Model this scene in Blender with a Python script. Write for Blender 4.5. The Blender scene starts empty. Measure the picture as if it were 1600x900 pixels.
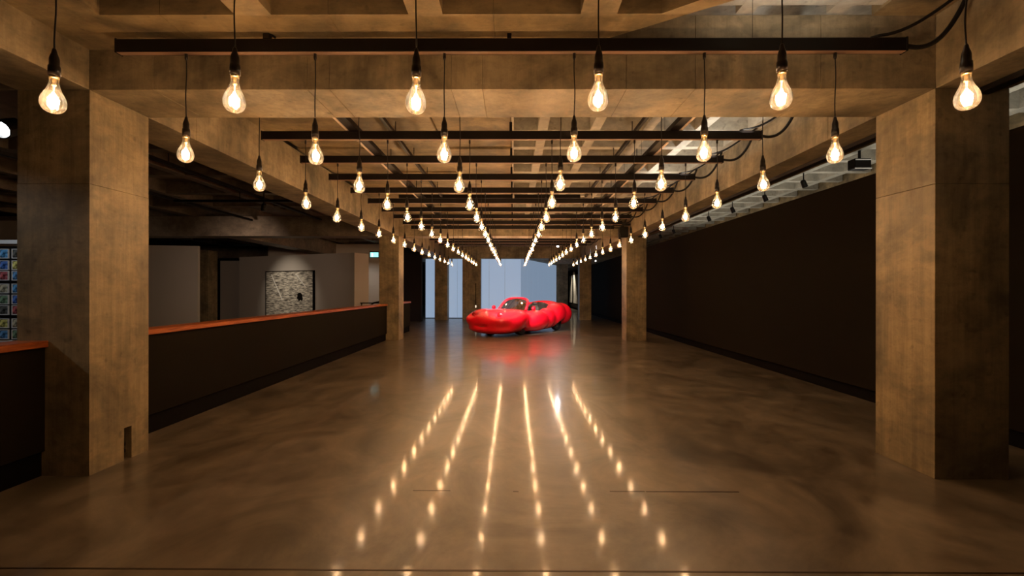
import bpy, bmesh, math, random
import numpy as np
from mathutils import Vector, Matrix
random.seed(7)
S = bpy.context.scene
C = S.collection
PI = math.pi
# ------------------------------------------------------------------ camera
F = 702.8
cam_d = bpy.data.cameras.new('camera')
cam = bpy.data.objects.new('camera', cam_d); C.objects.link(cam)
cam_d.sensor_width = 36.0; cam_d.lens = 36.0 * F / 1600.0
cam_d.shift_x = (800 - 797.9) / 1600.0
cam_d.shift_y = (453.5 - 450) / 1600.0
cam_d.clip_start = 0.05; cam_d.clip_end = 200
cam.location = (0, 0, 1.5)
cam.rotation_euler = (Matrix.Rotation(0.0063, 3, 'Z') @ Matrix.Rotation(PI/2, 3, 'X') @ Matrix.Rotation(0.0013, 3, 'Z')).to_euler()
S.camera = cam
# ------------------------------------------------------------------ world, exposure
w = bpy.data.worlds.new('world'); S.world = w; w.use_nodes = True
w.node_tree.nodes['Background'].inputs[0].default_value = (0.5, 0.42, 0.35, 1)
w.node_tree.nodes['Background'].inputs[1].default_value = 0.004
S.view_settings.view_transform = 'Standard'; S.view_settings.look = 'None'
S.view_settings.exposure = 0.0; S.view_settings.gamma = 1.0
BULB_W = 10.8
BULB_COL = (1.0, 0.475, 0.16)
GLOW = 150.0

# ------------------------------------------------------------------ helpers
def lamp(name, kind, loc, power, col, target=None, **kw):
    d = bpy.data.lights.new(name, kind); d.energy = power; d.color = col
    for k, v in kw.items(): setattr(d, k, v)
    o = bpy.data.objects.new(name, d); C.objects.link(o); o.location = loc
    if target == 'up': o.rotation_euler = (PI, 0, 0)
    elif target is not None:
        o.rotation_euler = (Vector(target) - Vector(loc)).to_track_quat('-Z', 'Y').to_euler()
    return o

def tag(o, label=None, cat=None, group=None, kind=None):
    if label: o['label'] = label
    if cat: o['category'] = cat
    if group: o['group'] = group
    if kind: o['kind'] = kind
    return o

def empty(name, loc=(0, 0, 0), rz=0, label=None, cat=None, group=None):
    o = bpy.data.objects.new(name, None); C.objects.link(o)
    o.location = loc; o.rotation_euler = (0, 0, rz); o.empty_display_size = .1
    return tag(o, label, cat, group)

def obj(name, bm, mat, parent=None, smooth=False):
    me = bpy.data.meshes.new(name)
    bm.normal_update(); bm.to_mesh(me); bm.free()
    if smooth:
        for p in me.polygons: p.use_smooth = True
    if mat: me.materials.append(mat)
    o = bpy.data.objects.new(name, me); C.objects.link(o)
    if parent: o.parent = parent
    return o

def inst(name, me, parent, loc=(0, 0, 0), rot=None, scale=None):
    o = bpy.data.objects.new(name, me); C.objects.link(o); o.parent = parent
    o.location = loc
    if rot: o.rotation_euler = rot
    if scale: o.scale = scale
    return o

def box(bm, x0, x1, y0, y1, z0, z1, bev=0.0, seg=1):
    r = bmesh.ops.create_cube(bm, size=1.0)
    vs = r['verts']
    for v in vs:
        v.co = Vector(((x0+x1)/2 + v.co.x*(x1-x0), (y0+y1)/2 + v.co.y*(y1-y0), (z0+z1)/2 + v.co.z*(z1-z0)))
    if bev > 0:
        es = {e for v in vs for e in v.link_edges}
        bmesh.ops.bevel(bm, geom=list(es), offset=bev, segments=seg, affect='EDGES', clamp_overlap=True)
    return bm

def mkbox(*a, **k): return box(bmesh.new(), *a, **k)

def prism(bm, pts, z0, z1):
    lo = [bm.verts.new((x, y, z0)) for x, y in pts]
    hi = [bm.verts.new((x, y, z1)) for x, y in pts]
    n = len(pts)
    bm.faces.new(lo[::-1]); bm.faces.new(hi)
    for i in range(n): bm.faces.new((lo[i], lo[(i+1) % n], hi[(i+1) % n], hi[i]))
    bmesh.ops.recalc_face_normals(bm, faces=bm.faces[:])
    return bm

def lathe(bm, prof, seg=20, origin=(0, 0, 0), axis='Z', cap=True):
    rings = []
    ox, oy, oz = origin
    for r, z in prof:
        ring = []
        for i in range(seg):
            a = 2*PI*i/seg
            p = (r*math.cos(a), r*math.sin(a), z)
            if axis == 'Y': p = (p[0], p[2], p[1])
            elif axis == 'X': p = (p[2], p[0], p[1])
            ring.append(bm.verts.new((p[0]+ox, p[1]+oy, p[2]+oz)))
        rings.append(ring)
    for a, b in zip(rings, rings[1:]):
        for i in range(seg):
            bm.faces.new((a[i], a[(i+1) % seg], b[(i+1) % seg], b[i]))
    if cap:
        if prof[0][0] > 1e-5: bm.faces.new(rings[0][::-1])
        if prof[-1][0] > 1e-5: bm.faces.new(rings[-1])
    bmesh.ops.remove_doubles(bm, verts=bm.verts[:], dist=1e-6)
    bmesh.ops.recalc_face_normals(bm, faces=bm.faces[:])
    return bm

def tube(bm, pts, r, seg=8):
    pts = [Vector(p) for p in pts]; rings = []
    n = len(pts); up = None
    for i, p in enumerate(pts):
        t = (pts[min(i+1, n-1)] - pts[max(i-1, 0)]).normalized()
        if up is None:
            up = t.orthogonal().normalized()
        else:
            up = (up - t*up.dot(t)).normalized()
        s = t.cross(up)
        rr = r[i] if isinstance(r, (list, tuple)) else r
        rings.append([bm.verts.new(p + (up*math.cos(2*PI*k/seg) + s*math.sin(2*PI*k/seg))*rr) for k in range(seg)])
    for a, b in zip(rings, rings[1:]):
        for i in range(seg): bm.faces.new((a[i], a[(i+1) % seg], b[(i+1) % seg], b[i]))
    bm.faces.new(rings[0][::-1]); bm.faces.new(rings[-1])
    bmesh.ops.recalc_face_normals(bm, faces=bm.faces[:])
    return bm

def bez(p0, p1, p2, p3, n=14):
    out = []
    for i in range(n+1):
        t = i/n; a = (1-t)**3; b = 3*t*(1-t)**2; c = 3*t*t*(1-t); d = t**3
        out.append(tuple(a*p0[k]+b*p1[k]+c*p2[k]+d*p3[k] for k in range(3)))
    return out

# ------------------------------------------------------------------ materials
def newmat(name):
    m = bpy.data.materials.new(name); m.use_nodes = True
    nt = m.node_tree
    return m, nt, nt.nodes['Principled BSDF'], nt.nodes['Material Output']

def plain(name, col, rough=.5, metal=0.0, spec=.5, coat=0, bump=0, bscale=60):
    m, nt, b, o = newmat(name)
    b.inputs['Base Color'].default_value = (*col, 1); b.inputs['Roughness'].default_value = rough
    b.inputs['Metallic'].default_value = metal; b.inputs['Specular IOR Level'].default_value = spec
    b.inputs['Coat Weight'].default_value = coat; b.inputs['Coat Roughness'].default_value = .03
    if bump:
        tc = nt.nodes.new('ShaderNodeTexCoord'); n = nt.nodes.new('ShaderNodeTexNoise'); n.inputs['Scale'].default_value = bscale
        bp = nt.nodes.new('ShaderNodeBump'); bp.inputs['Strength'].default_value = bump; bp.inputs['Distance'].default_value = .01
        nt.links.new(tc.outputs['Object'], n.inputs['Vector']); nt.links.new(n.outputs['Fac'], bp.inputs['Height'])
        nt.links.new(bp.outputs[0], b.inputs['Normal'])
    return m

def emis(name, col, s):
    m, nt, b, o = newmat(name)
    b.inputs['Base Color'].default_value = (*col, 1)
    b.inputs['Emission Color'].default_value = (*col, 1); b.inputs['Emission Strength'].default_value = s
    return m

def concrete(name, c1, c2, grain=(18, 18, 1.2), bump=.4, rough=.52, dark=.55):
    """board marked concrete: blotches plus grain streaks stretched along one axis"""
    m, nt, b, o = newmat(name); N = nt.nodes; L = nt.links
    geo = N.new('ShaderNodeNewGeometry')
    def noise(scale, detail, vec=(1, 1, 1), rg=.6, dist=0):
        mp = N.new('ShaderNodeMapping'); mp.inputs['Scale'].default_value = vec
        L.new(geo.outputs['Position'], mp.inputs['Vector'])
        n = N.new('ShaderNodeTexNoise'); n.inputs['Scale'].default_value = scale; n.inputs['Detail'].default_value = detail
        n.inputs['Roughness'].default_value = rg; n.inputs['Distortion'].default_value = dist
        L.new(mp.outputs[0], n.inputs['Vector']); return n.outputs['Fac']
    def ramp(f, a, ca, bb, cb):
        r = N.new('ShaderNodeValToRGB'); e = r.color_ramp.elements
        e[0].position = a; e[0].color = (*ca, 1); e[1].position = bb; e[1].color = (*cb, 1)
        L.new(f, r.inputs[0]); return r.outputs[0]
    big = noise(1.3, 6, dist=.6); st = noise(1.0, 5, grain, .7); fine = noise(45, 3); pit = noise(14, 2, (1, 1, 1), .4); mid = noise(5.5, 6, (1, 1, 1.6), .7, .4)
    base = ramp(big, .34, c2, .62, c1)
    g = ramp(st, .35, (dark+.12,)*3, .62, (1.0,)*3)
    mx = N.new('ShaderNodeMix'); mx.data_type = 'RGBA'; mx.blend_type = 'MULTIPLY'; mx.inputs[0].default_value = .6
    L.new(base, mx.inputs[6]); L.new(g, mx.inputs[7])
    p = ramp(pit, .24, (.5,)*3, .34, (1,)*3)
    m2 = N.new('ShaderNodeMix'); m2.data_type = 'RGBA'; m2.blend_type = 'MULTIPLY'; m2.inputs[0].default_value = .6
    L.new(mx.outputs[2], m2.inputs[6]); L.new(p, m2.inputs[7])
    m3 = N.new('ShaderNodeMix'); m3.data_type = 'RGBA'; m3.blend_type = 'MULTIPLY'; m3.inputs[0].default_value = .62
    L.new(m2.outputs[2], m3.inputs[6]); L.new(ramp(mid, .36, (.55, .57, .6), .6, (1.08,)*3), m3.inputs[7])
    L.new(m3.outputs[2], b.inputs['Base Color'])
    b.inputs['Roughness'].default_value = rough; b.inputs['Specular IOR Level'].default_value = .35
    ad = N.new('ShaderNodeMath'); ad.operation = 'MULTIPLY_ADD'; ad.inputs[1].default_value = .35
    L.new(fine, ad.inputs[0]); L.new(st, ad.inputs[2])
    bp = N.new('ShaderNodeBump'); bp.inputs['Strength'].default_value = bump; bp.inputs['Distance'].default_value = .006
    L.new(ad.outputs[0], bp.inputs['Height']); L.new(bp.outputs[0], b.inputs['Normal'])
    return m

CA, CB = (.365, .272, .147), (.135, .108, .066)
M_col = concrete('concrete_boards_upright', CA, CB, (16, 16, .9), dark=.4)
M_beam = concrete('concrete_boards_beam', (.36, .28, .17), CB, (9, 9, 1.1), dark=.4)
M_soff = concrete('concrete_soffit', CA, CB, (1.2, 7, 7), dark=.4)
M_shade = concrete('concrete_gallery_shaded', (.24, .19, .14), (.13, .10, .075), (3, 3, 3), dark=.6)  # same concrete darkened in its colour to stand in for gallery shade
M_ceil = concrete('concrete_coffer', (.50, .47, .40), (.38, .35, .29), (3, 3, 3), dark=.7)

def floor_mat():
    m, nt, b, o = newmat('polished_concrete_floor'); N = nt.nodes; L = nt.links
    geo = N.new('ShaderNodeNewGeometry')
    def noise(scale, detail, vec=(1, 1, 1), rg=.6, dist=0):
        mp = N.new('ShaderNodeMapping'); mp.inputs['Scale'].default_value = vec
        L.new(geo.outputs['Position'], mp.inputs['Vector'])
        n = N.new('ShaderNodeTexNoise'); n.inputs['Scale'].default_value = scale; n.inputs['Detail'].default_value = detail
        n.inputs['Roughness'].default_value = rg; n.inputs['Distortion'].default_value = dist
        L.new(mp.outputs[0], n.inputs['Vector']); return n.outputs['Fac']
    big = noise(1.1, 8, (1, .8, 1), .65, 1.2); mid = noise(5, 6, (1, .7, 1)); fine = noise(90, 2)
    r = N.new('ShaderNodeValToRGB'); e = r.color_ramp.elements
    e[0].position = .36; e[0].color = (.062, .049, .032, 1); e[1].position = .64; e[1].color = (.165, .131, .094, 1)
    L.new(big, r.inputs[0])
    r2 = N.new('ShaderNodeValToRGB'); e = r2.color_ramp.elements
    e[0].position = .38; e[0].color = (.80, .80, .80, 1); e[1].position = .62; e[1].color = (1.1, 1.1, 1.1, 1)
    L.new(mid, r2.inputs[0])
    mx = N.new('ShaderNodeMix'); mx.data_type = 'RGBA'; mx.blend_type = 'MULTIPLY'; mx.inputs[0].default_value = 1
    L.new(r.outputs[0], mx.inputs[6]); L.new(r2.outputs[0], mx.inputs[7])
    L.new(mx.outputs[2], b.inputs['Base Color'])
    mr = N.new('ShaderNodeMapRange'); mr.inputs['From Min'].default_value = .3; mr.inputs['From Max'].default_value = .7
    mr.inputs['To Min'].default_value = .30; mr.inputs['To Max'].default_value = .38
    L.new(mid, mr.inputs['Value']); L.new(mr.outputs[0], b.inputs['Roughness'])
    b.inputs['Specular IOR Level'].default_value = .5
    b.inputs['Coat Weight'].default_value = .36; b.inputs['Coat Roughness'].default_value = .09; b.inputs['Coat IOR'].default_value = 1.45
    ad = N.new('ShaderNodeMath'); ad.operation = 'MULTIPLY_ADD'; ad.inputs[1].default_value = .06
    L.new(fine, ad.inputs[0]); L.new(mid, ad.inputs[2])
    bp = N.new('ShaderNodeBump'); bp.inputs['Strength'].default_value = .10; bp.inputs['Distance'].default_value = .006
    L.new(ad.outputs[0], bp.inputs['Height']); L.new(bp.outputs[0], b.inputs['Normal'])
    return m
M_floor = floor_mat()
M_dark = plain('dark_brown_paint', (.0085, .0058, .0032), .9, spec=.06, bump=.05)
M_dark2 = plain('black_brown_base', (.004, .003, .0025), .8, spec=.04)
M_navy = plain('dark_plum_paint', (.010, .007, .010), .7, spec=.15)
M_black = plain('black_metal', (.005, .0035, .003), .5, spec=.2)
M_bar = plain('black_painted_bar', (.006, .0035, .003), .5, spec=.2)
M_under = plain('underside_highlight_paint', (.22, .13, .09), .5)  # paler colour paints the bulbs' light on the bar undersides
M_cable = plain('black_rubber', (.006, .005, .005), .5, spec=.4)
M_sock = plain('black_bakelite', (.008, .006, .006), .3, spec=.5)
M_plaster = plain('gallery_plaster', (.50, .46, .42), .85, spec=.2, bump=.08, bscale=30)
M_brass = plain('bulb_cap_metal', (.75, .62, .42), .3, metal=1)
M_steel = plain('galvanised_strip', (.62, .5, .42), .45, metal=.3)
M_joint = plain('floor_joint_metal', (.05, .035, .025), .4, metal=.6)
M_white = plain('white_paint', (.75, .74, .72), .6)

def wood_mat():
    m, nt, b, o = newmat('red_orange_timber'); N = nt.nodes; L = nt.links
    geo = N.new('ShaderNodeNewGeometry'); mp = N.new('ShaderNodeMapping'); mp.inputs['Scale'].default_value = (20, 1.2, 20)
    n = N.new('ShaderNodeTexNoise'); n.inputs['Scale'].default_value = 2; n.inputs['Detail'].default_value = 5; n.inputs['Distortion'].default_value = .8
    r = N.new('ShaderNodeValToRGB'); e = r.color_ramp.elements
    e[0].position = .35; e[0].color = (.20, .045, .010, 1); e[1].position = .65; e[1].color = (.50, .135, .028, 1)
    L.new(geo.outputs['Position'], mp.inputs[0]); L.new(mp.outputs[0], n.inputs[0]); L.new(n.outputs['Fac'], r.inputs[0])
    L.new(r.outputs[0], b.inputs['Base Color']); b.inputs['Roughness'].default_value = .35
    return m
M_wood = wood_mat()

def glass_mat(name, tint=(1, 1, 1), glow=.05, refl=1.0):
    """thin clear glass: see-through, fresnel reflection, a little scatter"""
    m, nt, b, o = newmat(name); N = nt.nodes; L = nt.links; N.remove(b)
    tr = N.new('ShaderNodeBsdfTransparent'); tr.inputs[0].default_value = (*tint, 1)
    gl = N.new('ShaderNodeBsdfGlossy'); gl.inputs['Roughness'].default_value = .04
    tl = N.new('ShaderNodeBsdfTranslucent'); tl.inputs[0].default_value = (.85, .9, .92, 1)
    fr = N.new('ShaderNodeFresnel'); fr.inputs[0].default_value = 1.45
    mu = N.new('ShaderNodeMath'); mu.operation = 'MULTIPLY'; mu.inputs[1].default_value = refl
    m1 = N.new('ShaderNodeMixShader'); m1.inputs[0].default_value = glow
    m2 = N.new('ShaderNodeMixShader')
    L.new(tr.outputs[0], m1.inputs[1]); L.new(tl.outputs[0], m1.inputs[2])
    L.new(fr.outputs[0], mu.inputs[0]); L.new(mu.outputs[0], m2.inputs[0])
    L.new(m1.outputs[0], m2.inputs[1]); L.new(gl.outputs[0], m2.inputs[2]); L.new(m2.outputs[0], o.inputs[0])
    return m
M_glass = glass_mat('clear_bulb_glass', glow=.018)
M_screen = glass_mat('windscreen_glass', (.22, .24, .25), .0, .5)
M_fil = emis('glowing_filament', (1.0, .78, .5), GLOW)

# ------------------------------------------------------------------ dimensions
XL, XR = -3.415, 3.355          # inner faces of columns and side beams
CW = .587
Y1, Y2, Y3 = 3.601, 13.37, 22.7  # fronts of the cross beams
ZB, ZT = 3.109, 3.70            # beam underside and top
s = .977; BX = -.0341; D1 = 2.4096; ZS = 2.66
ZBAR = 1.5 + 1.827*s            # underside of bars

# ------------------------------------------------------------------ floor, walls
tag(obj('floor', mkbox(-16, 8.6, -6, 46, -.2, 0), M_floor), kind='structure')
# joints let into the floor
for i, (x0, x1, y) in enumerate([(-5.2, 4.77, 2.405), (-.75, -.47, 3.362), (.0, .04, 3.355), (.72, .98, 3.362), (.99, 1.68, 3.36)]):
    tag(obj('trim_%d' % (i+1), mkbox(x0, x1, y-.006, y+.006, -.004, .0015), M_joint), kind='structure')
tag(obj('wall_back', mkbox(-16, 8.6, -6.2, -6, 0, 4.3), M_dark), kind='structure')
tag(obj('wall_left', mkbox(-16.2, -16, -6, 46, 0, 4.3), M_dark), kind='structure')
tag(obj('wall_outer_right', mkbox(6.62, 6.8, -6, 46, 0, 4.3), M_soff), kind='structure')
tag(obj('wall_far', mkbox(-16, 8.6, 44, 44.2, 0, 4.3), M_dark), kind='structure')

# ------------------------------------------------------------------ columns
def column(x0, y0, label, group=None, notch=False, wx=CW, wy=CW):
    c = empty('concrete_column', (x0+wx/2, y0+wy/2, 0), 0, label, 'column', group)
    hx, hy = wx/2, wy/2
    for k, (z0, z1) in enumerate([(0, 2.352), (2.3535, ZB)]):
        bm = bmesh.new()
        if k == 0 and notch:
            box(bm, -hx, hx-.07, -hy, hy, z0, z1)
            prof = [(-hy, 0), (.03, 0), (.03, .285), (.108, .285), (.108, 0), (hy, 0), (hy, z1), (-hy, z1)]
            lo = [bm.verts.new((hx-.07, a, b)) for a, b in prof]; hi = [bm.verts.new((hx, a, b)) for a, b in prof]
            bm.faces.new(lo); bm.faces.new(hi)
            for i in range(8): bm.faces.new((lo[i], lo[(i+1) % 8], hi[(i+1) % 8], hi[i]))
            bmesh.ops.recalc_face_normals(bm, faces=bm.faces[:])
        else:
            box(bm, -hx, hx, -hy, hy, z0, z1, .0025)
        obj('concrete_lift', bm, M_col, c)
    if notch:
        b = obj('socket_plate', mkbox(hx-.069, hx-.062, .034, .104, .01, .28), M_dark2, c); b['label'] = 'dark plate inside the cable slot'
        for z in (.07, .13):
            obj('plug_socket', lathe(bmesh.new(), [(0, -.03), (.018, -.03), (.02, 0), (.014, .004), (0, .004)][::1], 12, (hx-.058+.02, .07, z), 'X'), M_black, c)
    return c
column(XL-CW, Y1, 'near left square concrete column with a cable slot at its foot', notch=True)
column(XR, Y1, 'near right square concrete column in front of the black wall')
column(XL-CW, Y2, 'second left concrete column, where the timber-capped parapet ends')
column(XR, Y2, 'second right concrete column, midway along the black wall')
column(-3.98, Y3, 'slim far left column between two blue window panels', wx=.64)
column(XR-.02, Y3, 'far right concrete column beside the pale drawings')
# wide pier with a slot and a small lamp
p = column(-2.58, Y3, 'wide far pier with a thin dark vertical slot, left of the car', wx=.92)
obj('slot', mkbox(.20, .235, -CW/2-.004, -CW/2+.01, .75, 1.85), M_dark2, p)
obj('slot_lamp', mkbox(.19, .245, -CW/2-.012, -CW/2+.01, .62, .74), emis('tiny_lamp', (1, .85, .65), 1.2), p)

# ------------------------------------------------------------------ beams, in cast segments
def beam(label, x0, x1, y0, y1, z0=ZB, z1=ZT, n=6, along='x', mat=None, group=None, cut=None):
    b = empty('concrete_beam', ((x0+x1)/2, (y0+y1)/2, z0), 0, label, 'beam', group)
    ox, oy = (x0+x1)/2, (y0+y1)/2
    L0, L1 = (x0, x1) if along == 'x' else (y0, y1)
    cuts = cut or [L0 + (L1-L0)*i/n for i in range(n+1)]
    for a, c in zip(cuts, cuts[1:]):
        if along == 'x': bm = mkbox(a-ox+.001, c-ox-.001, y0-oy, y1-oy, 0, z1-z0, .003)
        else: bm = mkbox(x0-ox, x1-ox, a-oy+.001, c-oy-.001, 0, z1-z0, .003)
        obj('beam_segment', bm, mat or M_beam, b)
    return b
cutx = [XL, -2.9, -1.66, -1.48, -.5, -.25, .9, 1.45, 2.45, XR]
beam('front concrete cross beam over the two near columns', XL, XR, Y1, Y1+CW, cut=cutx)
beam('second concrete cross beam over the middle columns', XL, XR, Y2, Y2+CW, n=6)
beam('far concrete cross beam above the blue windows', XL-.5, XR, Y3, Y3+CW, n=6)
for (ya, yb, wh) in ((-5.9, Y1-.001, 'nearest the viewer'), (Y1, Y2-.001, 'between near and middle columns'), (Y2, Y3, 'between middle and far columns')):
    nn = max(2, int((yb-ya)/1.2))
    beam('left concrete side beam ' + wh, XL-CW, XL, ya, yb, n=nn, along='y')
    beam('right concrete side beam ' + wh, XR, XR+CW, ya, yb, n=nn, along='y')
beam('left gallery cross beam left of the near column', -15.9, XL-CW-.001, Y1, Y1+CW, n=10, mat=M_shade)
beam('left gallery cross beam above the parapet end', -15.9, XL-CW-.001, Y2, Y2+CW, n=10, mat=M_shade)
beam('far left gallery cross beam behind the white partition', -15.9, XL-CW-.001, Y3, Y3+CW, n=8, mat=M_shade)
beam('left gallery long beam deep in the dark', -8.9, -8.3, Y2+CW+.001, Y3-.001, n=6, along='y', mat=M_shade)

# ------------------------------------------------------------------ ceilings
ce = tag(obj('ceiling', mkbox(-16, 8.6, -6, 46, 4.0, 4.25), M_ceil), kind='structure')
def rib(x0, x1, y0, y1, z0=ZT, z1=4.0, mat=None, name='rib', bev=0):
    return obj(name, mkbox(x0, x1, y0, y1, z0, z1, bev), mat or M_ceil, ce)
P = .72
# main bay, right half: square coffers
xs = [XR-.145, 2.49, 1.77, 1.05, .33]
YA, YB = Y1+CW, Y2
for x in xs: rib(x, x+.135 if x < 3.2 else XR, YA, YB)
yc = 6.19 - 3*P
while yc < YB:
    if yc > YA - .1: rib(0.0, XR, max(yc, YA), min(yc+.125, YB), ZT+.002)
    yc += P
# main bay, left half: cast plates with shallow steps between them
yc = YA; k = 0
while yc < YB-.05:
    y1 = min(yc+1.44, YB)
    for j, (xa, xb) in enumerate([(XL, -2.16), (-2.16, -1.08), (-1.08, -.03)]):
        rib(xa+.004, xb-.004, yc+.004, y1-.004, ZT+.02+.03*((j+k) % 2), 4.0, M_soff, 'ceiling_plate', .006)
    yc = y1; k += 1
rib(-.03, .0, YA, YB, ZT-.01, 4.0)
# corner haunch behind the front beam, edge at thirty degrees
obj('corner_haunch', prism(bmesh.new(), [(XL, YA), (.37, YA), (XL, 6.35)], ZT-.012, ZT+.02), M_soff, ce)
# second bay beyond the middle beam
for x in (-2.9, -1.8, -.7, .4, 1.5, 2.6): rib(x, x+.16, Y2+CW, Y3)
yc = Y2+CW+.6
while yc < Y3-.2: rib(XL, XR, yc, yc+.16, ZT+.002); yc += 1.1
yc = Y3+CW+.8
while yc < 43: rib(-6, 6.6, yc, yc+.2, ZT-.4, 4.0); yc += 2.2
# right side bay
for x in (XR+CW, 4.66, 5.38, 6.10): rib(x, x+.135, -5.9, 30)
yc = .43 - 7*P
while yc < 30: rib(XR+CW, 6.6, yc, yc+.125, ZT+.002); yc += P
# left gallery
for x in (-14.5, -12.9, -11.3, -9.7, -8.1, -6.5, -4.9): rib(x, x+.18, -5.9, Y3, ZT, 4.0, M_shade)
for y in (-4, -2.4, -.8, .8, 2.4, 5.4, 7.0, 8.6, 10.2, 11.8, 15.2, 16.8, 18.4, 20.0, 21.6): rib(-15.9, XL-CW, y, y+.18, ZT+.002, 4.0, M_shade)
rib(-15.9, XL-CW, -5.9, Y3, 3.97, 3.998, M_shade, 'shade_slab')  # thin added sheet, gallery shade put into its dark colour
# front bay: lower slab with square coffers, cut off by a diagonal band
ZF = 3.43
DB = lambda x: Y1 - (x-.47)*.602            # diagonal line
for xa, xb in ((XL, -2.49), (-2.487, -1.305), (-1.302, -.145)): rib(xa, xb, 3.144, Y1, ZF, 3.9, M_soff, 'soffit_slab')
obj('soffit_slab', prism(bmesh.new(), [(-.142, 3.144), (-.142, Y1), (.47, Y1), (1.13, 3.204), (1.03, 3.144)], ZF, 3.9), M_soff, ce)
obj('diagonal_band', prism(bmesh.new(), [(1.03, 3.144), (1.13, 3.204), (XR, DB(XR)), (XR, DB(XR)-.34)], ZF+.001, 3.9), M_soff, ce)
for xa, xb in ((XL, -2.914), (-1.957, -1.704), (-.738, -.498), (.467, .72)): rib(xa, xb, -5.9, 3.144, ZF, 3.9, M_soff)
rib(1.68, 1.93, -5.9, DB(1.93)-.30, ZF, 3.9, M_soff)
rib(2.89, XR, -5.9, DB(XR)-.30, ZF, 3.9, M_soff)
yy = 1.94
while yy > -5.5: rib(XL, XR, yy, yy+.25, ZF+.002, 3.9, M_soff) if yy < 1.5 else rib(XL, 1.9, yy, yy+.25, ZF+.002, 3.9, M_soff); yy -= 1.206
rib(XL, XR-.6, -5.9, 3.14, 3.9, 3.99, M_soff, 'coffer_top')
rib(2.85, XR, 2.75, Y1, ZT-.01, 4.0, M_soff, 'corner_block')
for x in (1.05, 1.77, 2.49): rib(x, x+.135, 2.7, Y1, ZT+.01, 4.0)
rib(.5, 2.85, 3.42, 3.5, ZT+.012, 4.0)

# ------------------------------------------------------------------ black wall on the right
XW = 4.77
bw = tag(obj('wall_right', mkbox(XW, XW+.12, -6, 43.9, .17, 3.05, .004), M_dark), kind='structure')
tag(obj('baseboard_right', mkbox(XW+.06, XW+.10, -6, 43.9, 0, .17), M_dark2), kind='structure')

# ------------------------------------------------------------------ parapets on the left
def parapet(label, y0, y1):
    t = empty('parapet', (-3.77, (y0+y1)/2, 0), 0, label, 'parapet')
    h = (y1-y0)/2
    obj('panel', mkbox(-.20, 0, -h, h, .20, 1.035, .003), M_dark, t)
    obj('plinth', mkbox(-.18, -.03, -h, h, 0, .199), M_dark2, t)
    obj('timber_cap', mkbox(-.23, .03, -h, h, 1.036, 1.09, .006), M_wood, t)
    return t
parapet('long dark parapet with red timber cap between the two left columns', Y1+CW+.002, Y2-.002)
parapet('dark parapet end with red timber cap left of the near left column', -4.5, Y1-.002)
parapet('short low parapet behind the second left column', Y2+CW+.002, 16.4)

# ------------------------------------------------------------------ light bars
def ordinal(n):
    return ['', 'first', 'second', 'third', 'fourth', 'fifth', 'sixth', 'seventh', 'eighth', 'ninth', 'tenth', 'eleventh', 'twelfth',
            'thirteenth', 'fourteenth', 'fifteenth', 'sixteenth', 'seventeenth'][n]
NROW = 17
HB = .605*5*s
bar_me = None
for k in range(NROW):
    y = D1 + k*s
    t = empty('light_bar', (BX, y, ZBAR), 0, 'long black light bar carrying the %s row of bulbs from the front' % ordinal(k+1), 'light bar', 'black bars carrying the bulbs')
    if k == 0:
        b1 = obj('rail', mkbox(-HB, HB, -.03, .03, 0, .10, .006), M_bar, t)
        b2 = obj('end_cap', mkbox(-.008, .008, -.034, .034, -.004, .104, .004), M_black, t); b2.location.x = HB
        b6 = obj('underside_highlight', mkbox(-HB+.01, HB-.01, -.03, .012, -.004, 0), M_under, t)  # added strip, a painted highlight under the bar
        b7 = obj('hanger_wire', tube(bmesh.new(), [(1.825, 0, .10), (1.825, 0, ZT-ZBAR+.02)], .002, 5), M_black, t)
        b3 = obj('hanger', mkbox(-.016, .016, -.012, .012, .10, .21, .003), M_black, t)
        bm = tube(bmesh.new(), [(HB, 0, .05)] + bez((HB+.02, 0, .045), (HB+.20, 0, .0), (HB+.32, -.02, .10), (HB+.40, -.10, .43)), .017, 8)
        b4 = obj('power_cable', bm, M_cable, t, True)
        bm = tube(bmesh.new(), [(HB-.25, -.005, .105)] + bez((HB-.2, -.02, .115), (HB+.05, -.04, .13), (HB+.2, -.1, .30), (HB+.38, -.2, .42)), .012, 8)
        b5 = obj('power_cable', bm, M_cable, t, True)
        bar_me = (b1.data, b2.data, b3.data, b4.data, b5.data, b6.data, b7.data)
    else:
        inst('rail', bar_me[0], t); inst('underside_highlight', bar_me[5], t); inst('hanger_wire', bar_me[6], t); inst('end_cap', bar_me[1], t, (HB, 0, 0)); inst('hanger', bar_me[2], t)
        inst('power_cable', bar_me[3], t, rot=(0, 0, random.uniform(-.003, .003))); inst('power_cable', bar_me[4], t)
    inst('end_cap', bar_me[1], t, (-HB, 0, 0))
# clamp on the second bar
cl = empty('stage_clamp', (-1.86, D1+s, ZBAR+.101), 0, 'black hook clamp on top of the nearest visible bar, left side', 'clamp')
obj('clamp_body', mkbox(-.03, .03, -.02, .02, .0, .07, .008, 2), M_black, cl)
obj('hook', tube(bmesh.new(), [(-.02, 0, .05), (-.03, 0, .09), (-.05, 0, .115), (-.075, 0, .115)], .012), M_black, cl, True)
obj('wing_bolt', tube(bmesh.new(), [(.03, 0, .04), (.06, 0, .02)], .008), M_black, cl, True)

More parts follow.
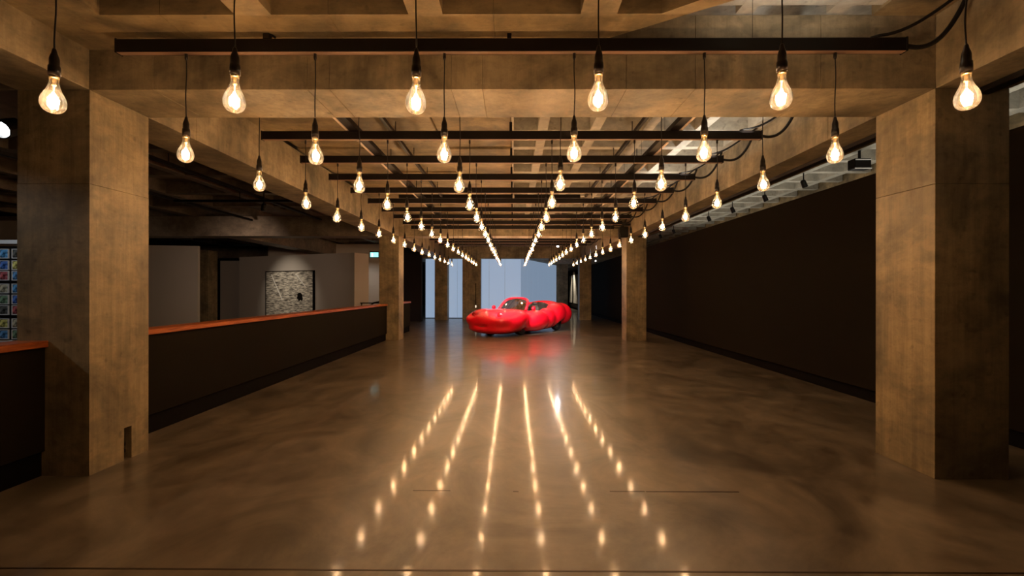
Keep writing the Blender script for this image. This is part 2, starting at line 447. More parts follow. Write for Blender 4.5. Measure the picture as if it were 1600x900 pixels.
# rails that run along the room above the bars
ZR = ZBAR + .105
def long_rail(x, label, w, ya, yb, z0, h, strip):
    t = empty('ceiling_rail', (x, (ya+yb)/2, z0), 0, label, 'rail'); L = (yb-ya)/2
    obj('channel', mkbox(-w/2, w/2, -L, L, 0, h, .004), M_bar, t)
    if strip:
        sg = -1 if x < 0 else 1
        for i in range(6):
            a = -L + i*2*L/6; obj('reflector_strip', mkbox(sg*(w/2+.004)-.0, sg*(w/2+.034), a+.03, a+2*L/6-.03, .0, .006), M_steel, t) if sg > 0 else obj('reflector_strip', mkbox(sg*(w/2+.034), sg*(w/2+.004), a+.03, a+2*L/6-.03, .0, .006), M_steel, t)
    for i in range(5):
        a = -L + (i+.5)*2*L/5
        obj('drop_rod', tube(bmesh.new(), [(0, a, h), (0, a, ZT-.014-z0)], .006, 6), M_black, t)
    return t
long_rail(-1.90, 'thick black ceiling rail along the left half above the bars', .11, YA+.02, Y2-.02, ZR, .06, True)
long_rail(1.90, 'thick black ceiling rail along the right half above the bars', .11, YA+.02, Y2-.02, ZR, .06, True)
long_rail(-1.46*1.05, 'thin black ceiling rail nearer the middle on the left', .045, YA+.02, 9.6, ZR+.09, .05, False)
long_rail(1.46*1.05, 'thin black ceiling rail nearer the middle on the right', .045, YA+.02, 9.6, ZR+.09, .05, False)
for sg, lab in ((-1, 'left'), (1, 'right')):
    xa, xb = (-2.45, -.03) if sg < 0 else (.02, 1.42)
    t = empty('cross_track', ((xa+xb)/2, 9.6, ZR+.07), 0, 'short black cross track joining the thin rail, %s half' % lab, 'track')
    obj('channel', mkbox(-(xb-xa)/2, (xb-xa)/2, -.03, .03, 0, .08, .004), M_bar, t)
    obj('drop_rod', tube(bmesh.new(), [(0, 0, .08), (0, 0, ZT-ZR-.085)], .006, 6), M_black, t)
def ltrack(name_label, pts, w=.04):
    x0, y0, x1, y1, z = pts
    t = empty('lighting_track', ((x0+x1)/2, (y0+y1)/2, z), 0, name_label, 'track')
    hx, hy = max(abs(x1-x0)/2, w), max(abs(y1-y0)/2, w)
    obj('channel', mkbox(-hx, hx, -hy, hy, 0, .05, .004), M_black, t)
    obj('drop_rod', tube(bmesh.new(), [(0, 0, .05), (0, 0, ZT-z-.002)], .008, 6), M_black, t)
ltrack('black track along the left gallery nearest the side beam', (-5.55, 1.5, -5.55, 12.9, 3.50))
ltrack('black track along the left gallery, farther out', (-7.6, 1.5, -7.6, 13.0, 3.50))
ltrack('black cross track in the left gallery', (-7.5, 9.9, -4.6, 9.9, 3.44))
t = empty('lighting_track', (3.73, 6.4, ZB-.047), 0, 'black track under the right side beam behind the near column', 'track')
obj('channel', mkbox(-.05, .05, -6, 6.9, 0, .045, .004), M_black, t)

# ------------------------------------------------------------------ pendants
def pendant_meshes():
    me = {}
    sock = lathe(bmesh.new(), [(.006, .150), (.010, .140), (.013, .122), (.019, .105), (.022, .090), (.0225, .055), (.026, .052), (.027, .03), (.026, .0), (.018, .0)], 18)
    o = obj('socket', sock, M_sock, None, True); me['socket'] = o.data; bpy.data.objects.remove(o)
    cap = lathe(bmesh.new(), [(.020, .004), (.0215, -.002), (.0215, -.012), (.019, -.014), (0, -.014)], 18)
    o = obj('cap', cap, M_brass, None, True); me['cap'] = o.data; bpy.data.objects.remove(o)
    gp = [(.0215, -.006), (.0215, -.030), (.0225, -.045), (.0265, -.062), (.034, -.080), (.043, -.098), (.0505, -.116), (.0545, -.134),
          (.0550, -.147), (.0530, -.162), (.0470, -.177), (.0370, -.189), (.024, -.197), (.010, -.2005), (0, -.201)]
    o = obj('glass', lathe(bmesh.new(), gp, 28, cap=False), M_glass, None, True); me['glass'] = o.data; bpy.data.objects.remove(o)
    st = lathe(bmesh.new(), [(.012, -.014), (.009, -.04), (.013, -.05), (.005, -.056), (.003, -.09), (0, -.092)], 12)
    o = obj('stem', st, M_brass, None, True); me['stem'] = o.data; bpy.data.objects.remove(o)
    bm = bmesh.new(); pts = []
    for i in range(33):
        a = 2*PI*i/32*0.86; r = .020 + .002*math.cos(i*PI)
        pts.append((r*math.cos(a), r*math.sin(a), -.135 + (.011 if i % 4 < 2 else -.011)))
    tube(bm, pts, .0030, 5)
    for a in (0, 1.8, 3.6): tube(bm, [(.002*math.cos(a), .002*math.sin(a), -.09), (.02*math.cos(a), .02*math.sin(a), -.127)], .0012, 4)
    o = obj('filament', bm, M_fil, None, True); me['filament'] = o.data; bpy.data.objects.remove(o)
    fr = lathe(bmesh.new(), [(.006, .0), (.012, -.004), (.012, -.035), (.007, -.05), (.0035, -.052)], 12)
    o = obj('cord_grip', fr, M_sock, None, True); me['grip'] = o.data; bpy.data.objects.remove(o)
    me['cords'] = []
    H = ZBAR - ZS - .145
    for v in range(5):
        ph = random.uniform(0, 6); am = random.uniform(.002, .008)
        pts = [(am*math.sin(ph+t*5)*math.sin(t*PI), am*math.cos(ph+t*4)*math.sin(t*PI), .145 + (H-.03)*t) for t in [i/10 for i in range(11)]]
        o = obj('cord', tube(bmesh.new(), pts, .0042, 6), M_cable, None, True); me['cords'].append(o.data); bpy.data.objects.remove(o)
    return me
PM = pendant_meshes()
ld = bpy.data.lights.new('bulb_light', 'POINT'); ld.energy = BULB_W; ld.color = BULB_COL; ld.shadow_soft_size = .018
posn = ['leftmost', 'second from left', 'third from left', 'fourth from left', 'fifth from left', 'rightmost']
for k in range(NROW):
    for i in range(6):
        x = BX + (i-2.5)*s; y = D1 + k*s
        dz = random.uniform(-.008, .008) - (.006 if i < 3 else -.004)*(k < 4)
        r = empty('pendant_light', (x, y, ZS), random.uniform(0, 6.28),
                  'glowing bulb on black cord, %s, %s row from the front' % (posn[i], ordinal(k+1)), 'pendant light', 'bare bulbs hanging from the bars')
        inst('cord', PM['cords'][(k*6+i*3) % 5], r)
        inst('cord_grip', PM['grip'], r, (0, 0, ZBAR-ZS))
        so = inst('socket', PM['socket'], r, (0, 0, dz))
        bu = inst('bulb', PM['glass'], r, (0, 0, dz), (random.uniform(-.06, .06), random.uniform(-.06, .06), 0))
        inst('cap', PM['cap'], bu); inst('stem', PM['stem'], bu); inst('filament', PM['filament'], bu)
        lo = bpy.data.objects.new('bulb_light', ld); C.objects.link(lo); lo.parent = bu; lo.location = (0, 0, -.135)

# ------------------------------------------------------------------ spotlights
def spot_fixture(loc, label, target, group=None, size=1.0, lit=None, drop=.12):
    t = empty('spotlight', loc, 0, label, 'spotlight', group)
    obj('mount', tube(bmesh.new(), [(0, 0, drop), (0, 0, .03*size)], .012*size, 8), M_black, t)
    obj('mount_plate', mkbox(-.06*size, .06*size, -.03*size, .03*size, drop, drop+.02), M_black, t)
    q = (Vector(target)-Vector(loc)).to_track_quat('-Z', 'Y').to_euler()
    hd = obj('head', lathe(bmesh.new(), [(.0, .06*size), (.035*size, .06*size), (.05*size, .03*size), (.055*size, -.10*size), (.048*size, -.10*size), (.044*size, -.07*size), (0, -.07*size)], 18), M_black, t)
    hd.rotation_euler = q
    ln = obj('lens', lathe(bmesh.new(), [(0, -.074*size), (.043*size, -.074*size), (.043*size, -.071*size), (0, -.071*size)], 18), lit or M_black, hd)
    return t
M_lens = emis('lit_lens', (.92, .96, 1.0), 22)
M_lens2 = emis('lit_lens_soft', (1, .9, .8), 8)
for i, (y, wd) in enumerate(((8.46, 'nearest'), (9.76, 'second'), (11.2, 'third'), (12.56, 'fourth'), (15.3, 'fifth'), (16.7, 'sixth'))):
    spot_fixture((5.43, y, 3.52), '%s small black spotlight above the top edge of the black wall' % wd, (6.4, y+.2, 1.5), 'spotlights above the black wall', .9, drop=.2)
t = empty('floodlight', (5.43, 7.1, 3.5), 0, 'square black floodlight with two pale edges above the black wall', 'floodlight')
obj('housing', mkbox(-.13, .13, -.08, .08, -.10, .06, .01), M_black, t)
obj('trim_strip', mkbox(-.12, .12, -.086, -.08, .03, .045), M_white, t); obj('trim_strip', mkbox(-.13, .13, -.086, -.08, -.105, -.09), M_white, t)
obj('yoke', tube(bmesh.new(), [(0, 0, .06), (0, 0, .199)], .02), M_black, t)
spot_fixture((1.91, 19.3, 3.42), 'bright white spotlight beyond the middle beam, right of centre', (.6, 12, .3), None, 1.1, M_lens, drop=.262)
spot_fixture((-1.66, 18.6, 3.42), 'small lit spotlight beyond the middle beam, left of centre', (-1, 12, .5), None, .6, M_lens, drop=.28)
spot_fixture((-5.32, 9.55, 3.28), 'small lit spotlight hanging in the dark left gallery', (-5.6, 9.7, 0), None, 1.0, M_lens2, drop=.67)
spot_fixture((-6.17, 5.5, 3.50), 'bright spotlight at the left picture edge beside the near column', (-5.6, 3.0, 2.2), None, 2.0, M_lens, drop=.18)
spot_fixture((4.0, 22.0, 2.95), 'lit spotlight over the top of the far black wall', (4.1, 14, 1), None, .8, M_lens2, drop=.73)
spot_fixture((.92, 4.6, 3.42), 'black spotlight peeping below the front cross beam', (1.6, 7, 2), None, 1.1, drop=.28)

t = empty('loudspeaker', (3.15, 12.95, 3.02), 0, 'small black loudspeaker hanging beside the second right column head', 'loudspeaker')
obj('cabinet', mkbox(-.13, .13, -.10, .10, 0, .30, .02), M_black, t)
obj('bracket', tube(bmesh.new(), [(0, 0, .30), (0, 0, .44)], .02), M_black, t)
obj('support_bar', mkbox(-.30, .204, -.03, .03, .34, .40, .004), M_black, t)

# ------------------------------------------------------------------ end windows (daylight behind a blue scrim)
def scrim(name, lit):
    m, nt, b, o = newmat(name); N = nt.nodes; L = nt.links
    b.inputs['Base Color'].default_value = (.3, .35, .42, 1)
    b.inputs['Emission Color'].default_value = (.50, .68, .95, 1); b.inputs['Emission Strength'].default_value = lit
    b.inputs['Roughness'].default_value = .6
    return m
MS1, MS2 = scrim('blue_daylit_scrim', .50), scrim('blue_daylit_scrim_dimmer', .36)
def scrim_wall(name, a, b_, n, mat, z1=3.2):
    a = Vector((*a, 0)); b2 = Vector((*b_, 0)); d = b2-a; L = d.length; ang = math.atan2(d.y, d.x)
    t = empty(name, a, ang); t['kind'] = 'structure'
    for i in range(n):
        obj('pane', mkbox(L*i/n+.004, L*(i+1)/n-.004, 0, .02, .03, z1), mat, t)
    obj('sill', mkbox(0, L, -.02, .03, 0, .03), M_dark2, t)
scrim_wall('window_1', (-4.7, 24.0), (.39, 24.0), 6, MS1)
scrim_wall('window_2', (.395, 24.0), (2.93, 30.8), 7, MS2)
tag(obj('wall_dark_left', mkbox(-9, -4.40, 21.5, 21.7, 0, 3.7), M_navy), kind='structure')
tag(obj('wall_far_right', mkbox(2.93, 3.72, 30.8, 31.0, 0, 3.7), M_beam), kind='structure')

# pale drawings on the far part of the black wall
t = empty('drawing', (XW-.02, 33.9, .5), 0, 'tall pale drawing with dark brush strokes on the far black wall', 'drawing')
M_draw = concrete('ink_wash_paper', (.75, .68, .55), (.35, .3, .22), (4, 4, .5), dark=.3)
obj('sheet', mkbox(-.02, .0, -1.1, 1.6, 0, 2.2), M_draw, t)
t = empty('drawing', (XW-.02, 37.2, .5), 0, 'narrow pale drawing left of the larger one on the far black wall', 'drawing')
obj('sheet', mkbox(-.02, .0, -.8, .9, 0, 2.2), M_draw, t)

# ------------------------------------------------------------------ left gallery: partitions, picture, photographs, sign
def wallseg(name, a, b_, th, z1, mat, kind='structure'):
    a = Vector((*a, 0)); b2 = Vector((*b_, 0)); d = b2-a; L = d.length; ang = math.atan2(d.y, d.x)
    o = obj(name, mkbox(0, L, 0, th, 0, z1, .004), mat); o.location = a; o.rotation_euler = (0, 0, ang)
    tag(o, kind=kind); return o, ang
wp, ang = wallseg('wall_partition', (-12.0, 19.6), (-6.06, 17.1), .8, 2.93, M_plaster)
wallseg('wall_gallery_end', (-11.5, 21.0), (-5.75, 21.0), .15, 3.65, M_plaster)
wallseg('wall_gallery_left', (-15.9, 15.4), (-11.35, 16.1), .15, 3.08, M_plaster)
wallseg('wall_gallery_mid', (-13.75, 21.0), (-12.0, 21.0), .1, 2.86, M_plaster)
column(-13.0, 18.2, 'dark column in the left gallery, left of the white partition')
tag(obj('wall_dark_slot', mkbox(-14.3, -13.76, 21.0, 21.1, 0, 2.86), M_dark2), kind='structure')

def painting():
    u = Vector((math.cos(ang), math.sin(ang), 0)); n = Vector((u.y, -u.x, 0))
    A = Vector((-12.0, 19.6, 0))
    def hit(px):
        k = (px-797.9)/F
        # A + u t : x = k y
        t_ = (k*A.y - A.x)/(u.x - k*u.y); return t_
    t0, t1 = hit(411), hit(487)
    c = A + u*((t0+t1)/2) + n*.03; W = (t1-t0)/2
    d = c.y; z1 = 1.5 + (453.5-423.5)/F*d; z0 = z1 - 2*W*.98
    t = empty('painting', (c.x, c.y, z0), ang, 'silvery square painting with a ragged black hole on the white partition', 'painting')
    m, nt, b, o = newmat('silver_text_canvas'); N = nt.nodes; L = nt.links
    tc = N.new('ShaderNodeTexCoord'); mp = N.new('ShaderNodeMapping'); mp.inputs['Scale'].default_value = (2.5, 2.5, 16)
    nz = N.new('ShaderNodeTexNoise'); nz.inputs['Scale'].default_value = 1.4; nz.inputs['Detail'].default_value = 4; nz.inputs['Roughness'].default_value = .7
    r = N.new('ShaderNodeValToRGB'); e = r.color_ramp.elements
    e[0].position = .40; e[0].color = (.10, .09, .08, 1); e[1].position = .60; e[1].color = (.85, .80, .70, 1)
    L.new(tc.outputs['Object'], mp.inputs[0]); L.new(mp.outputs[0], nz.inputs[0]); L.new(nz.outputs['Fac'], r.inputs[0]); L.new(r.outputs[0], b.inputs['Base Color'])
    b.inputs['Roughness'].default_value = .4
    obj('canvas', mkbox(-W+.03, W-.03, -.02, .02, .03, z1-z0-.03), m, t)
    for (a0, a1, b0, b1) in ((-W, W, 0, .03), (-W, W, z1-z0-.03, z1-z0), (-W, -W+.03, .03, z1-z0-.03), (W-.06, W, .03, z1-z0-.03)):
        obj('frame_rail', mkbox(a0, a1, -.04, .03, b0, b1), M_dark2, t)
    bm = bmesh.new(); cx, cz = W*.44, (z1-z0)*.60; vs = []
    for i in range(18):
        a = 2*PI*i/18; rr = .15*(1+random.uniform(-.25, .35)); vs.append(bm.verts.new((cx+rr*math.cos(a), -.024, cz+rr*math.sin(a))))
    bm.faces.new(vs); ex = bmesh.ops.extrude_face_region(bm, geom=bm.faces[:])
    for v in [g for g in ex['geom'] if isinstance(g, bmesh.types.BMVert)]: v.co.y += .012
    h = obj('hole', bm, M_black, t); h['label'] = 'ragged black hole'
    for (xa, za, xb, zb) in ((-W*.75, .95, -W*.28, .55), (.28*W, .95, .68*W, .75)):
        hh = z1-z0
        obj('silver_line', tube(bmesh.new(), [(xa, -.025, za*hh), (xb, -.025, zb*hh)], .02, 6), M_white, t)
    return c, z0, z1, n
pc, pz0, pz1, pn = painting()

# board of small photographs at the left edge
DG = 8.0
PXW = lambda px, d: (px-797.9)/F*d
PZW = lambda py, d: 1.5 + (453.5-py)/F*d
gb = tag(obj('display_board', mkbox(PXW(-120, DG), PXW(26, DG), DG+.03, DG+.10, PZW(533, DG), PZW(385, DG), .004), M_black),
         'black display board at the left picture edge behind the parapet', 'display board')
obj('ledge', mkbox(PXW(-120, DG), PXW(29, DG), DG+.03, DG+.10, PZW(540, DG), PZW(533, DG)), M_white, gb)
obj('top_strip', mkbox(PXW(-120, DG), PXW(29, DG), DG+.03, DG+.10, PZW(381, DG), PZW(375, DG)), M_white, gb)
obj('leg', mkbox(PXW(20, DG), PXW(26, DG), DG+.04, DG+.10, 0, PZW(540, DG)), M_black, gb)
obj('leg', mkbox(PXW(-120, DG), PXW(-114, DG), DG+.04, DG+.10, 0, PZW(540, DG)), M_black, gb)
pcols = [((.05, .05, .04), 'dark olive'), ((.55, .5, .12), 'yellow and blue'), ((.06, .22, .45), 'sky blue'), ((.05, .25, .5), 'blue banded'),
         ((.03, .12, .42), 'deep blue'), ((.35, .05, .06), 'crimson'), ((.4, .36, .24), 'straw coloured'), ((.12, .22, .12), 'leaf green')]
ys = [396.8, 415, 431.5, 451.7, 469, 485.8, 506.6, 524]
nums = ['top', 'second', 'third', 'fourth', 'fifth', 'sixth', 'seventh', 'bottom']
for ci, cx in enumerate((14.5, -5.5)):
    for j, yp in enumerate(ys):
        col, nm = pcols[(j + ci*3) % 8]
        m, nt, b, o = newmat('photo_print_%d_%d' % (ci, j)); N = nt.nodes; L = nt.links
        nz = N.new('ShaderNodeTexNoise'); nz.inputs['Scale'].default_value = 16; tc = N.new('ShaderNodeTexCoord')
        r = N.new('ShaderNodeValToRGB'); e = r.color_ramp.elements; e[0].position = .42; e[1].position = .6
        e[0].color = (*[c*.3 for c in col], 1); e[1].color = (*[min(1, c*1.6+.08) for c in col], 1)
        L.new(tc.outputs['Object'], nz.inputs[0]); L.new(nz.outputs['Fac'], r.inputs[0]); L.new(r.outputs[0], b.inputs['Base Color'])
        X = PXW(cx, DG); Z = PZW(yp, DG); hw = .085; hh = .086
        pt = empty('framed_photograph', (X, DG+.029, Z-hh), 0, '%s small framed photograph, %s in the %s column of the board' % (nm, nums[j], 'right-hand' if ci == 0 else 'cut-off left'),
                   'photograph', 'small photographs on the display board')
        obj('print', mkbox(-hw+.012, hw-.012, -.012, 0, .012, 2*hh-.012), m, pt)
        for (a0, a1, b0, b1) in ((-hw, hw, 0, .012), (-hw, hw, 2*hh-.012, 2*hh), (-hw, -hw+.012, .012, 2*hh-.012), (hw-.012, hw, .012, 2*hh-.012)):
            obj('frame_rail', mkbox(a0, a1, -.02, 0, b0, b1), M_white, pt)
tag(obj('wall_left_gallery_grey', mkbox(-15.9, PXW(31, 9.0), 9.0, 9.15, 0, PZW(345, 9.0)), M_plaster), kind='structure')

# exit sign and stanchion
t = empty('exit_sign', (PXW(580, 20.9), 20.90, PZW(403, 20.9)), 0, 'small glowing pale green exit sign on the gallery end wall', 'sign')
obj('case', mkbox(-.22, .22, .0, .08, 0, .31, .01), M_black, t)
obj('lit_face', mkbox(-.19, .19, -.01, .0, .03, .25), emis('sign_face', (.35, .85, .80), 1.3), t)
obj('running_figure', mkbox(-.12, -.06, -.014, -.009, .06, .22), emis('sign_figure', (.8, 1, .95), 1.8), t)
t = empty('barrier', (-4.9, 17.3, 0), 0, 'black horizontal barrier rail with a small clamp behind the parapet end', 'barrier')
obj('rail', tube(bmesh.new(), [(-1.0, 0, 1.0), (.45, 0, 1.0)], .02), M_black, t)
obj('clamp', tube(bmesh.new(), [(-.65, 0, .86), (-.5, 0, 1.0), (-.3, 0, 1.04), (-.1, 0, 1.08)], .035), M_black, t)
obj('post', tube(bmesh.new(), [(-.95, 0, 0), (-.95, 0, 1.0)], .02), M_black, t)
obj('post', tube(bmesh.new(), [(.4, 0, 0), (.4, 0, 1.0)], .02), M_black, t)

# ------------------------------------------------------------------ lamps and added fills besides the bulbs
NEU = (1.0, .90, .78); COOL = (.80, .90, 1.0)
d_ = (pc + pn*2.6)
lamp('painting_spot', 'SPOT', (d_.x, d_.y, 3.5), 190, (1, .84, .64), (pc.x, pc.y, 1.35), spot_size=1.05, spot_blend=1.0, shadow_soft_size=.05)
lamp('end_wall_spot', 'SPOT', (-6.9, 19.4, 3.4), 70, NEU, (-6.6, 21, 1.0), spot_size=1.3, spot_blend=1.0, shadow_soft_size=.05)
lamp('gallery_fill', 'SPOT', (-7.2, 11.0, 3.0), 150, (1, .74, .56), (-9.6, 18.4, 1.5), spot_size=1.25, spot_blend=1.0, shadow_soft_size=.1)  # unseen fill added to lift the partition
lamp('gallery_fill', 'SPOT', (-9.5, 10.4, 3.0), 32, (1, .80, .62), (-12.5, 15.8, 1.5), spot_size=1.1, spot_blend=1.0, shadow_soft_size=.1)  # second unseen fill, added for the left gallery wall
lamp('left_side_spot', 'SPOT', (-6.5, 1.4, 3.4), 75, NEU, (-3.9, 3.6, .9), spot_size=.75, spot_blend=.6, shadow_soft_size=.03)
lamp('board_spot', 'SPOT', (-8.2, 6.0, 3.6), 70, COOL, (-9.2, 8, 1.3), spot_size=1.0, spot_blend=.6, shadow_soft_size=.03)
lamp('car_key', 'SPOT', (-1.2, 11.2, 3.25), 3000, (1, .95, 1), (.2, 16.2, .6), spot_size=.52, spot_blend=.6, shadow_soft_size=.05)
lamp('car_side', 'SPOT', (3.0, 12.6, 3.25), 480, (1, .93, .90), (.9, 16.5, .6), spot_size=.70, spot_blend=.6, shadow_soft_size=.05)
lamp('back_spot', 'SPOT', (1.88, 19.15, 3.35), 40, COOL, (.9, 12, 0), spot_size=1.0, spot_blend=.6, shadow_soft_size=.06)
lamp('drawing_fill', 'SPOT', (3.5, 35.6, 3.2), 420, (1, .9, .75), (4.77, 35.6, 1.5), spot_size=1.6, spot_blend=.6, shadow_soft_size=.06)  # unseen lamp added to brighten the drawings
lamp('ceiling_fill', 'AREA', (2.75, 6.8, 3.36), 26, (1, .93, .80), 'up', shape='RECTANGLE', size=.12, size_y=4.6)  # unseen strip added to brighten the right-hand coffers
lamp('ceiling_fill_front', 'AREA', (2.1, 3.1, 3.45), 6, (1, .93, .80), 'up', shape='RECTANGLE', size=1.0, size_y=.1)  # small unseen fill added for the front corner ceiling
lamp('side_bay_fill', 'AREA', (5.6, 8, 2.8), 60, (1, .93, .78), 'up', shape='RECTANGLE', size=.2, size_y=14)  # hidden fill added behind the black wall to brighten the bay ceiling

# ------------------------------------------------------------------ the fat red convertible
def surface_nets(f, lo, hi, h):
    nx, ny, nz = [int(math.ceil((b-a)/h))+1 for a, b in zip(lo, hi)]
    X, Y, Z = np.meshgrid(lo[0]+h*np.arange(nx), lo[1]+h*np.arange(ny), lo[2]+h*np.arange(nz), indexing='ij')
    V = f(X, Y, Z)
    ins = V < 0
    acc = np.zeros((nx-1, ny-1, nz-1, 3)); cnt = np.zeros((nx-1, ny-1, nz-1))
    G = np.stack([X, Y, Z], -1)
    def sl(off): return tuple(slice(o, o+n-1) for o, n in zip(off, (nx, ny, nz)))
    offs = [(i, j, k) for i in (0, 1) for j in (0, 1) for k in (0, 1)]
    for a in offs:
        for ax in range(3):
            if a[ax] == 0:
                b = list(a); b[ax] = 1
                va, vb = V[sl(a)], V[sl(b)]; cr = (va < 0) != (vb < 0)
                t = np.where(cr, va/(va-vb+1e-12), 0)
                p = G[sl(a)]*(1-t)[..., None] + G[sl(b)]*t[..., None]
                acc += p*cr[..., None]; cnt += cr
    act = cnt > 0; idx = -np.ones(act.shape, int); idx[act] = np.arange(act.sum())
    verts = acc[act]/cnt[act][:, None]; faces = []
    for ax in range(3):
        o1, o2 = [(1, 2), (2, 0), (0, 1)][ax]
        b = [slice(None)]*3; c = [slice(None)]*3; b[ax] = slice(0, -1); c[ax] = slice(1, None)
        cr = ins[tuple(b)] != ins[tuple(c)]
        I = np.argwhere(cr)
        for q in I:
            if q[o1] == 0 or q[o2] == 0 or q[o1] >= act.shape[o1] or q[o2] >= act.shape[o2]: continue
            e1 = np.zeros(3, int); e1[o1] = 1; e2 = np.zeros(3, int); e2[o2] = 1
            w4 = [idx[tuple(q)], idx[tuple(q-e1)], idx[tuple(q-e1-e2)], idx[tuple(q-e2)]]
            if min(w4) < 0: continue
            if not ins[tuple(q)]: w4 = w4[::-1]
            faces.append(w4[::-1] if False else w4)
    return verts, faces

def smin(a, b, k):
    h = np.clip(.5+.5*(b-a)/k, 0, 1); return b*(1-h)+a*h - k*h*(1-h)
def smax(a, b, k): return -smin(-a, -b, k)
def ell(X, Y, Z, c, r, p=2.0):
    q = (np.abs((X-c[0])/r[0])**p + np.abs((Y-c[1])/r[1])**p + np.abs((Z-c[2])/r[2])**p)**(1/p)
    return (q-1)*min(r)
def car_f(X, Y, Z):
    Ya = np.abs(Y)
    v = ell(X, Ya, Z, (.0, 0, .39), (2.08, .94, .37), 2.6)
    for c, r, k in [((1.48, .0, .42), (.76, 1.0, .41), .12), ((.95, 0, .66), (1.05, .72, .20), .14), ((1.35, .60, .58), (.62, .40, .28), .10),
                    ((.20, .74, .45), (.66, .36, .36), .08), ((-.50, .70, .50), (.40, .34, .36), .05), ((-1.15, .66, .60), (.55, .40, .42), .06), ((-1.55, 0, .72), (.58, .84, .34), .12),
                    ((-1.88, .50, .60), (.42, .46, .42), .05), ((-1.50, 0, .88), (.40, .74, .22), .10), ((1.72, 0, .22), (.52, .88, .17), .05), ((1.9, .45, .52), (.32, .42, .22), .06)]:
        v = smin(v, ell(X, Ya, Z, c, r), k)
    v = smax(v, .05-Z, .05)
    v = smax(v, -ell(X, Ya, Z, (-.35, 0, 1.02), (.84, .60, .44), 3), .04)     # cockpit
    v = smax(v, -ell(X, Ya, Z, (2.12, .54, .70), (.17, .19, .10)), .08)       # headlamp dimples
    v = smax(v, -ell(X, Ya, Z, (2.26, .0, .34), (.10, .26, .05)), .04)        # mouth
    for xw in (1.0, -1.30):
        d = np.sqrt((X-xw)**2+(Z-.12)**2)-(.12 if xw > 0 else .30)
        v = smax(v, -np.maximum(d, .52-Ya), .05)
    return v
CX, CY = .29, 16.30
car = empty('car', (CX, CY, 0), math.atan2(-.8, -.6), 'bloated glossy red convertible car with an open cockpit at the far end', 'car')
V_, F_ = surface_nets(car_f, (-2.5, -1.32, .0), (2.5, 1.32, 1.3), .035)
me = bpy.data.meshes.new('body'); me.from_pydata([tuple(v) for v in V_], [], [tuple(int(i) for i in f) for f in F_]); me.update()
M_red = plain('glossy_red_paint', (.88, .004, .022), .45, spec=.3, coat=1.0)
M_red.node_tree.nodes['Principled BSDF'].inputs['Coat Roughness'].default_value = .06
me.materials.append(M_red)
bm = bmesh.new(); bm.from_mesh(me); bmesh.ops.recalc_face_normals(bm, faces=bm.faces[:])
for _ in range(3): bmesh.ops.smooth_vert(bm, verts=bm.verts[:], factor=.5, use_axis_x=True, use_axis_y=True, use_axis_z=True)
bm.to_mesh(me); bm.free()
me.materials.append(plain('dark_cockpit_lining', (.014, .009, .008), .6))
for p_ in me.polygons:
    p_.use_smooth = True
    c_ = p_.center
    if ((abs(c_.x+.35)/.84)**3 + (abs(c_.y)/.60)**3 + (abs(c_.z-1.02)/.44)**3)**(1/3) < 1.05: p_.material_index = 1
body = bpy.data.objects.new('body', me); C.objects.link(body); body.parent = car
M_tyre = plain('tyre_rubber', (.012, .012, .013), .7); M_rim = plain('alloy', (.5, .5, .52), .3, metal=1)
M_seat = plain('dark_brown_leather', (.018, .012, .009), .6)
for xw in (1.0, -1.30):
    for sg in (-1, 1):
        wh = obj('wheel', lathe(bmesh.new(), [(.15, -.09), (.22, -.10), (.245, -.08), (.26, -.03), (.26, .03), (.245, .08), (.22, .10), (.15, .09)], 28, (0, 0, 0), 'Y', cap=False), M_tyre, car, True)
        wh.location = (xw, sg*.66, .26)
        rm = bmesh.new(); lathe(rm, [(0, sg*.05), (.06, sg*.06), (.06, sg*.03), (.14, sg*.04), (.155, sg*.08), (.155, -sg*.08)], 20, (0, 0, 0), 'Y', cap=False)
        for q in range(5):
            a = 2*PI*q/5; tube(rm, [(.03*math.cos(a), sg*.06, .03*math.sin(a)), (.145*math.cos(a), sg*.06, .145*math.sin(a))], .016, 6)
        obj('rim', rm, M_rim, wh, True)
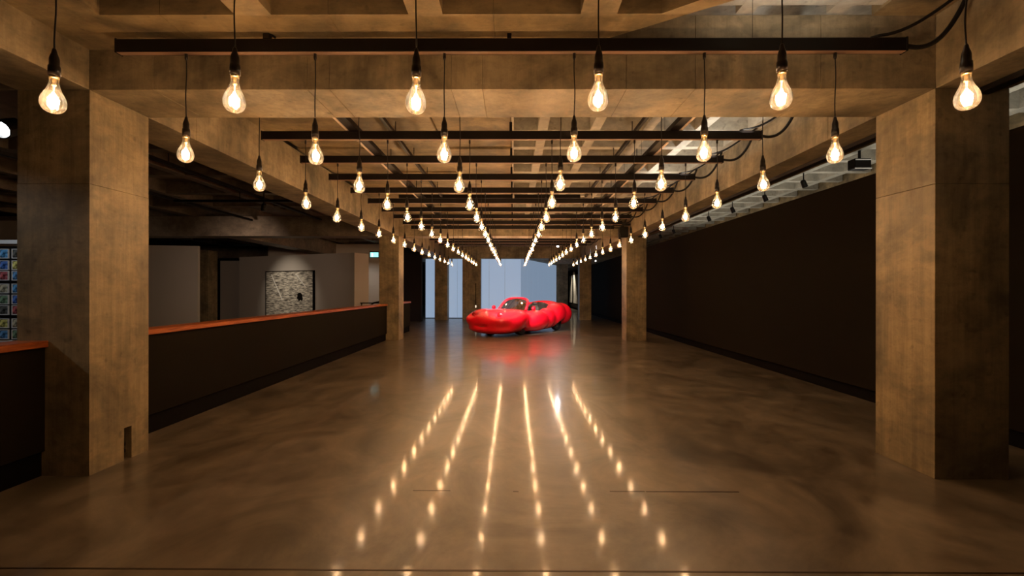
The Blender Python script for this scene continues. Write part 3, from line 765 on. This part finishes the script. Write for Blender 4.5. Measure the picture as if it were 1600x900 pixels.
# windscreen
fp = []
for i in range(25):
    t_ = i/24; a = PI*t_
    yy = .60*math.cos(a)*(1 if True else 0); q = abs(math.sin(a))**.45
    yy = math.copysign(abs(math.cos(a))**.55, math.cos(a))*(.60-.08*q)
    fp.append((.58-.36*q, yy, .81+.40*q))
obj('windscreen_frame', tube(bmesh.new(), fp, .045, 10), M_red, car, True)
bm = bmesh.new(); ctr = []
n2 = len(fp)//2
for i in range(n2+1):
    a = fp[i]; b_ = fp[-1-i]
    row = []
    for j in range(9):
        u = j/8; y_ = a[1]*(1-u)+b_[1]*u
        row.append(bm.verts.new((a[0]+.05*(1-(2*u-1)**2), y_, a[2])))
    ctr.append(row)
for r0, r1 in zip(ctr, ctr[1:]):
    for j in range(8):
        bm.faces.new((r0[j], r0[j+1], r1[j+1], r1[j]))
obj('windscreen', bm, M_screen, car, True)
for sg in (-1, 1):
    st = obj('seat', mkbox(-.42, -.28, sg*.30-.21, sg*.30+.21, .55, .97, .06, 3), M_seat, car, True)
    obj('seat_cushion', mkbox(-.32, .15, sg*.30-.21, sg*.30+.21, .58, .68, .04, 3), M_seat, st, True)
    obj('headrest', mkbox(-.44, -.34, sg*.30-.12, sg*.30+.12, .95, 1.07, .04, 3), M_seat, st, True)
    hl = obj('headlamp', lathe(bmesh.new(), [(0, .02), (.07, .0), (.10, -.03)], 16, (1.98, sg*.54, .69), 'X', cap=False), plain('lamp_glass', (.30, .01, .012), .15), car, True)
    mr = obj('wing_mirror', lathe(bmesh.new(), [(0, -.07), (.05, -.06), (.075, -.02), (.07, .03), (0, .04)], 16, (.50, sg*.88, .88), 'Y', cap=False), M_red, car, True)
obj('dashboard', mkbox(.25, .50, -.52, .52, .66, .84, .05, 3), M_black, car, True)
obj('steering_wheel', (lambda b: tube(b, [(.20+.06*math.sin(a), .30+.17*math.cos(a), .86+.16*math.sin(a)) for a in [2*PI*i/20 for i in range(21)]], .014, 8))(bmesh.new()), M_black, car, True)
obj('rear_view_mirror', mkbox(.24, .27, -.10, .10, 1.10, 1.16, .01), M_black, car)
obj('number_plate', mkbox(2.13, 2.19, -.20, .20, .27, .35, .01), plain('plate_red', (.5, .06, .05), .4), car)
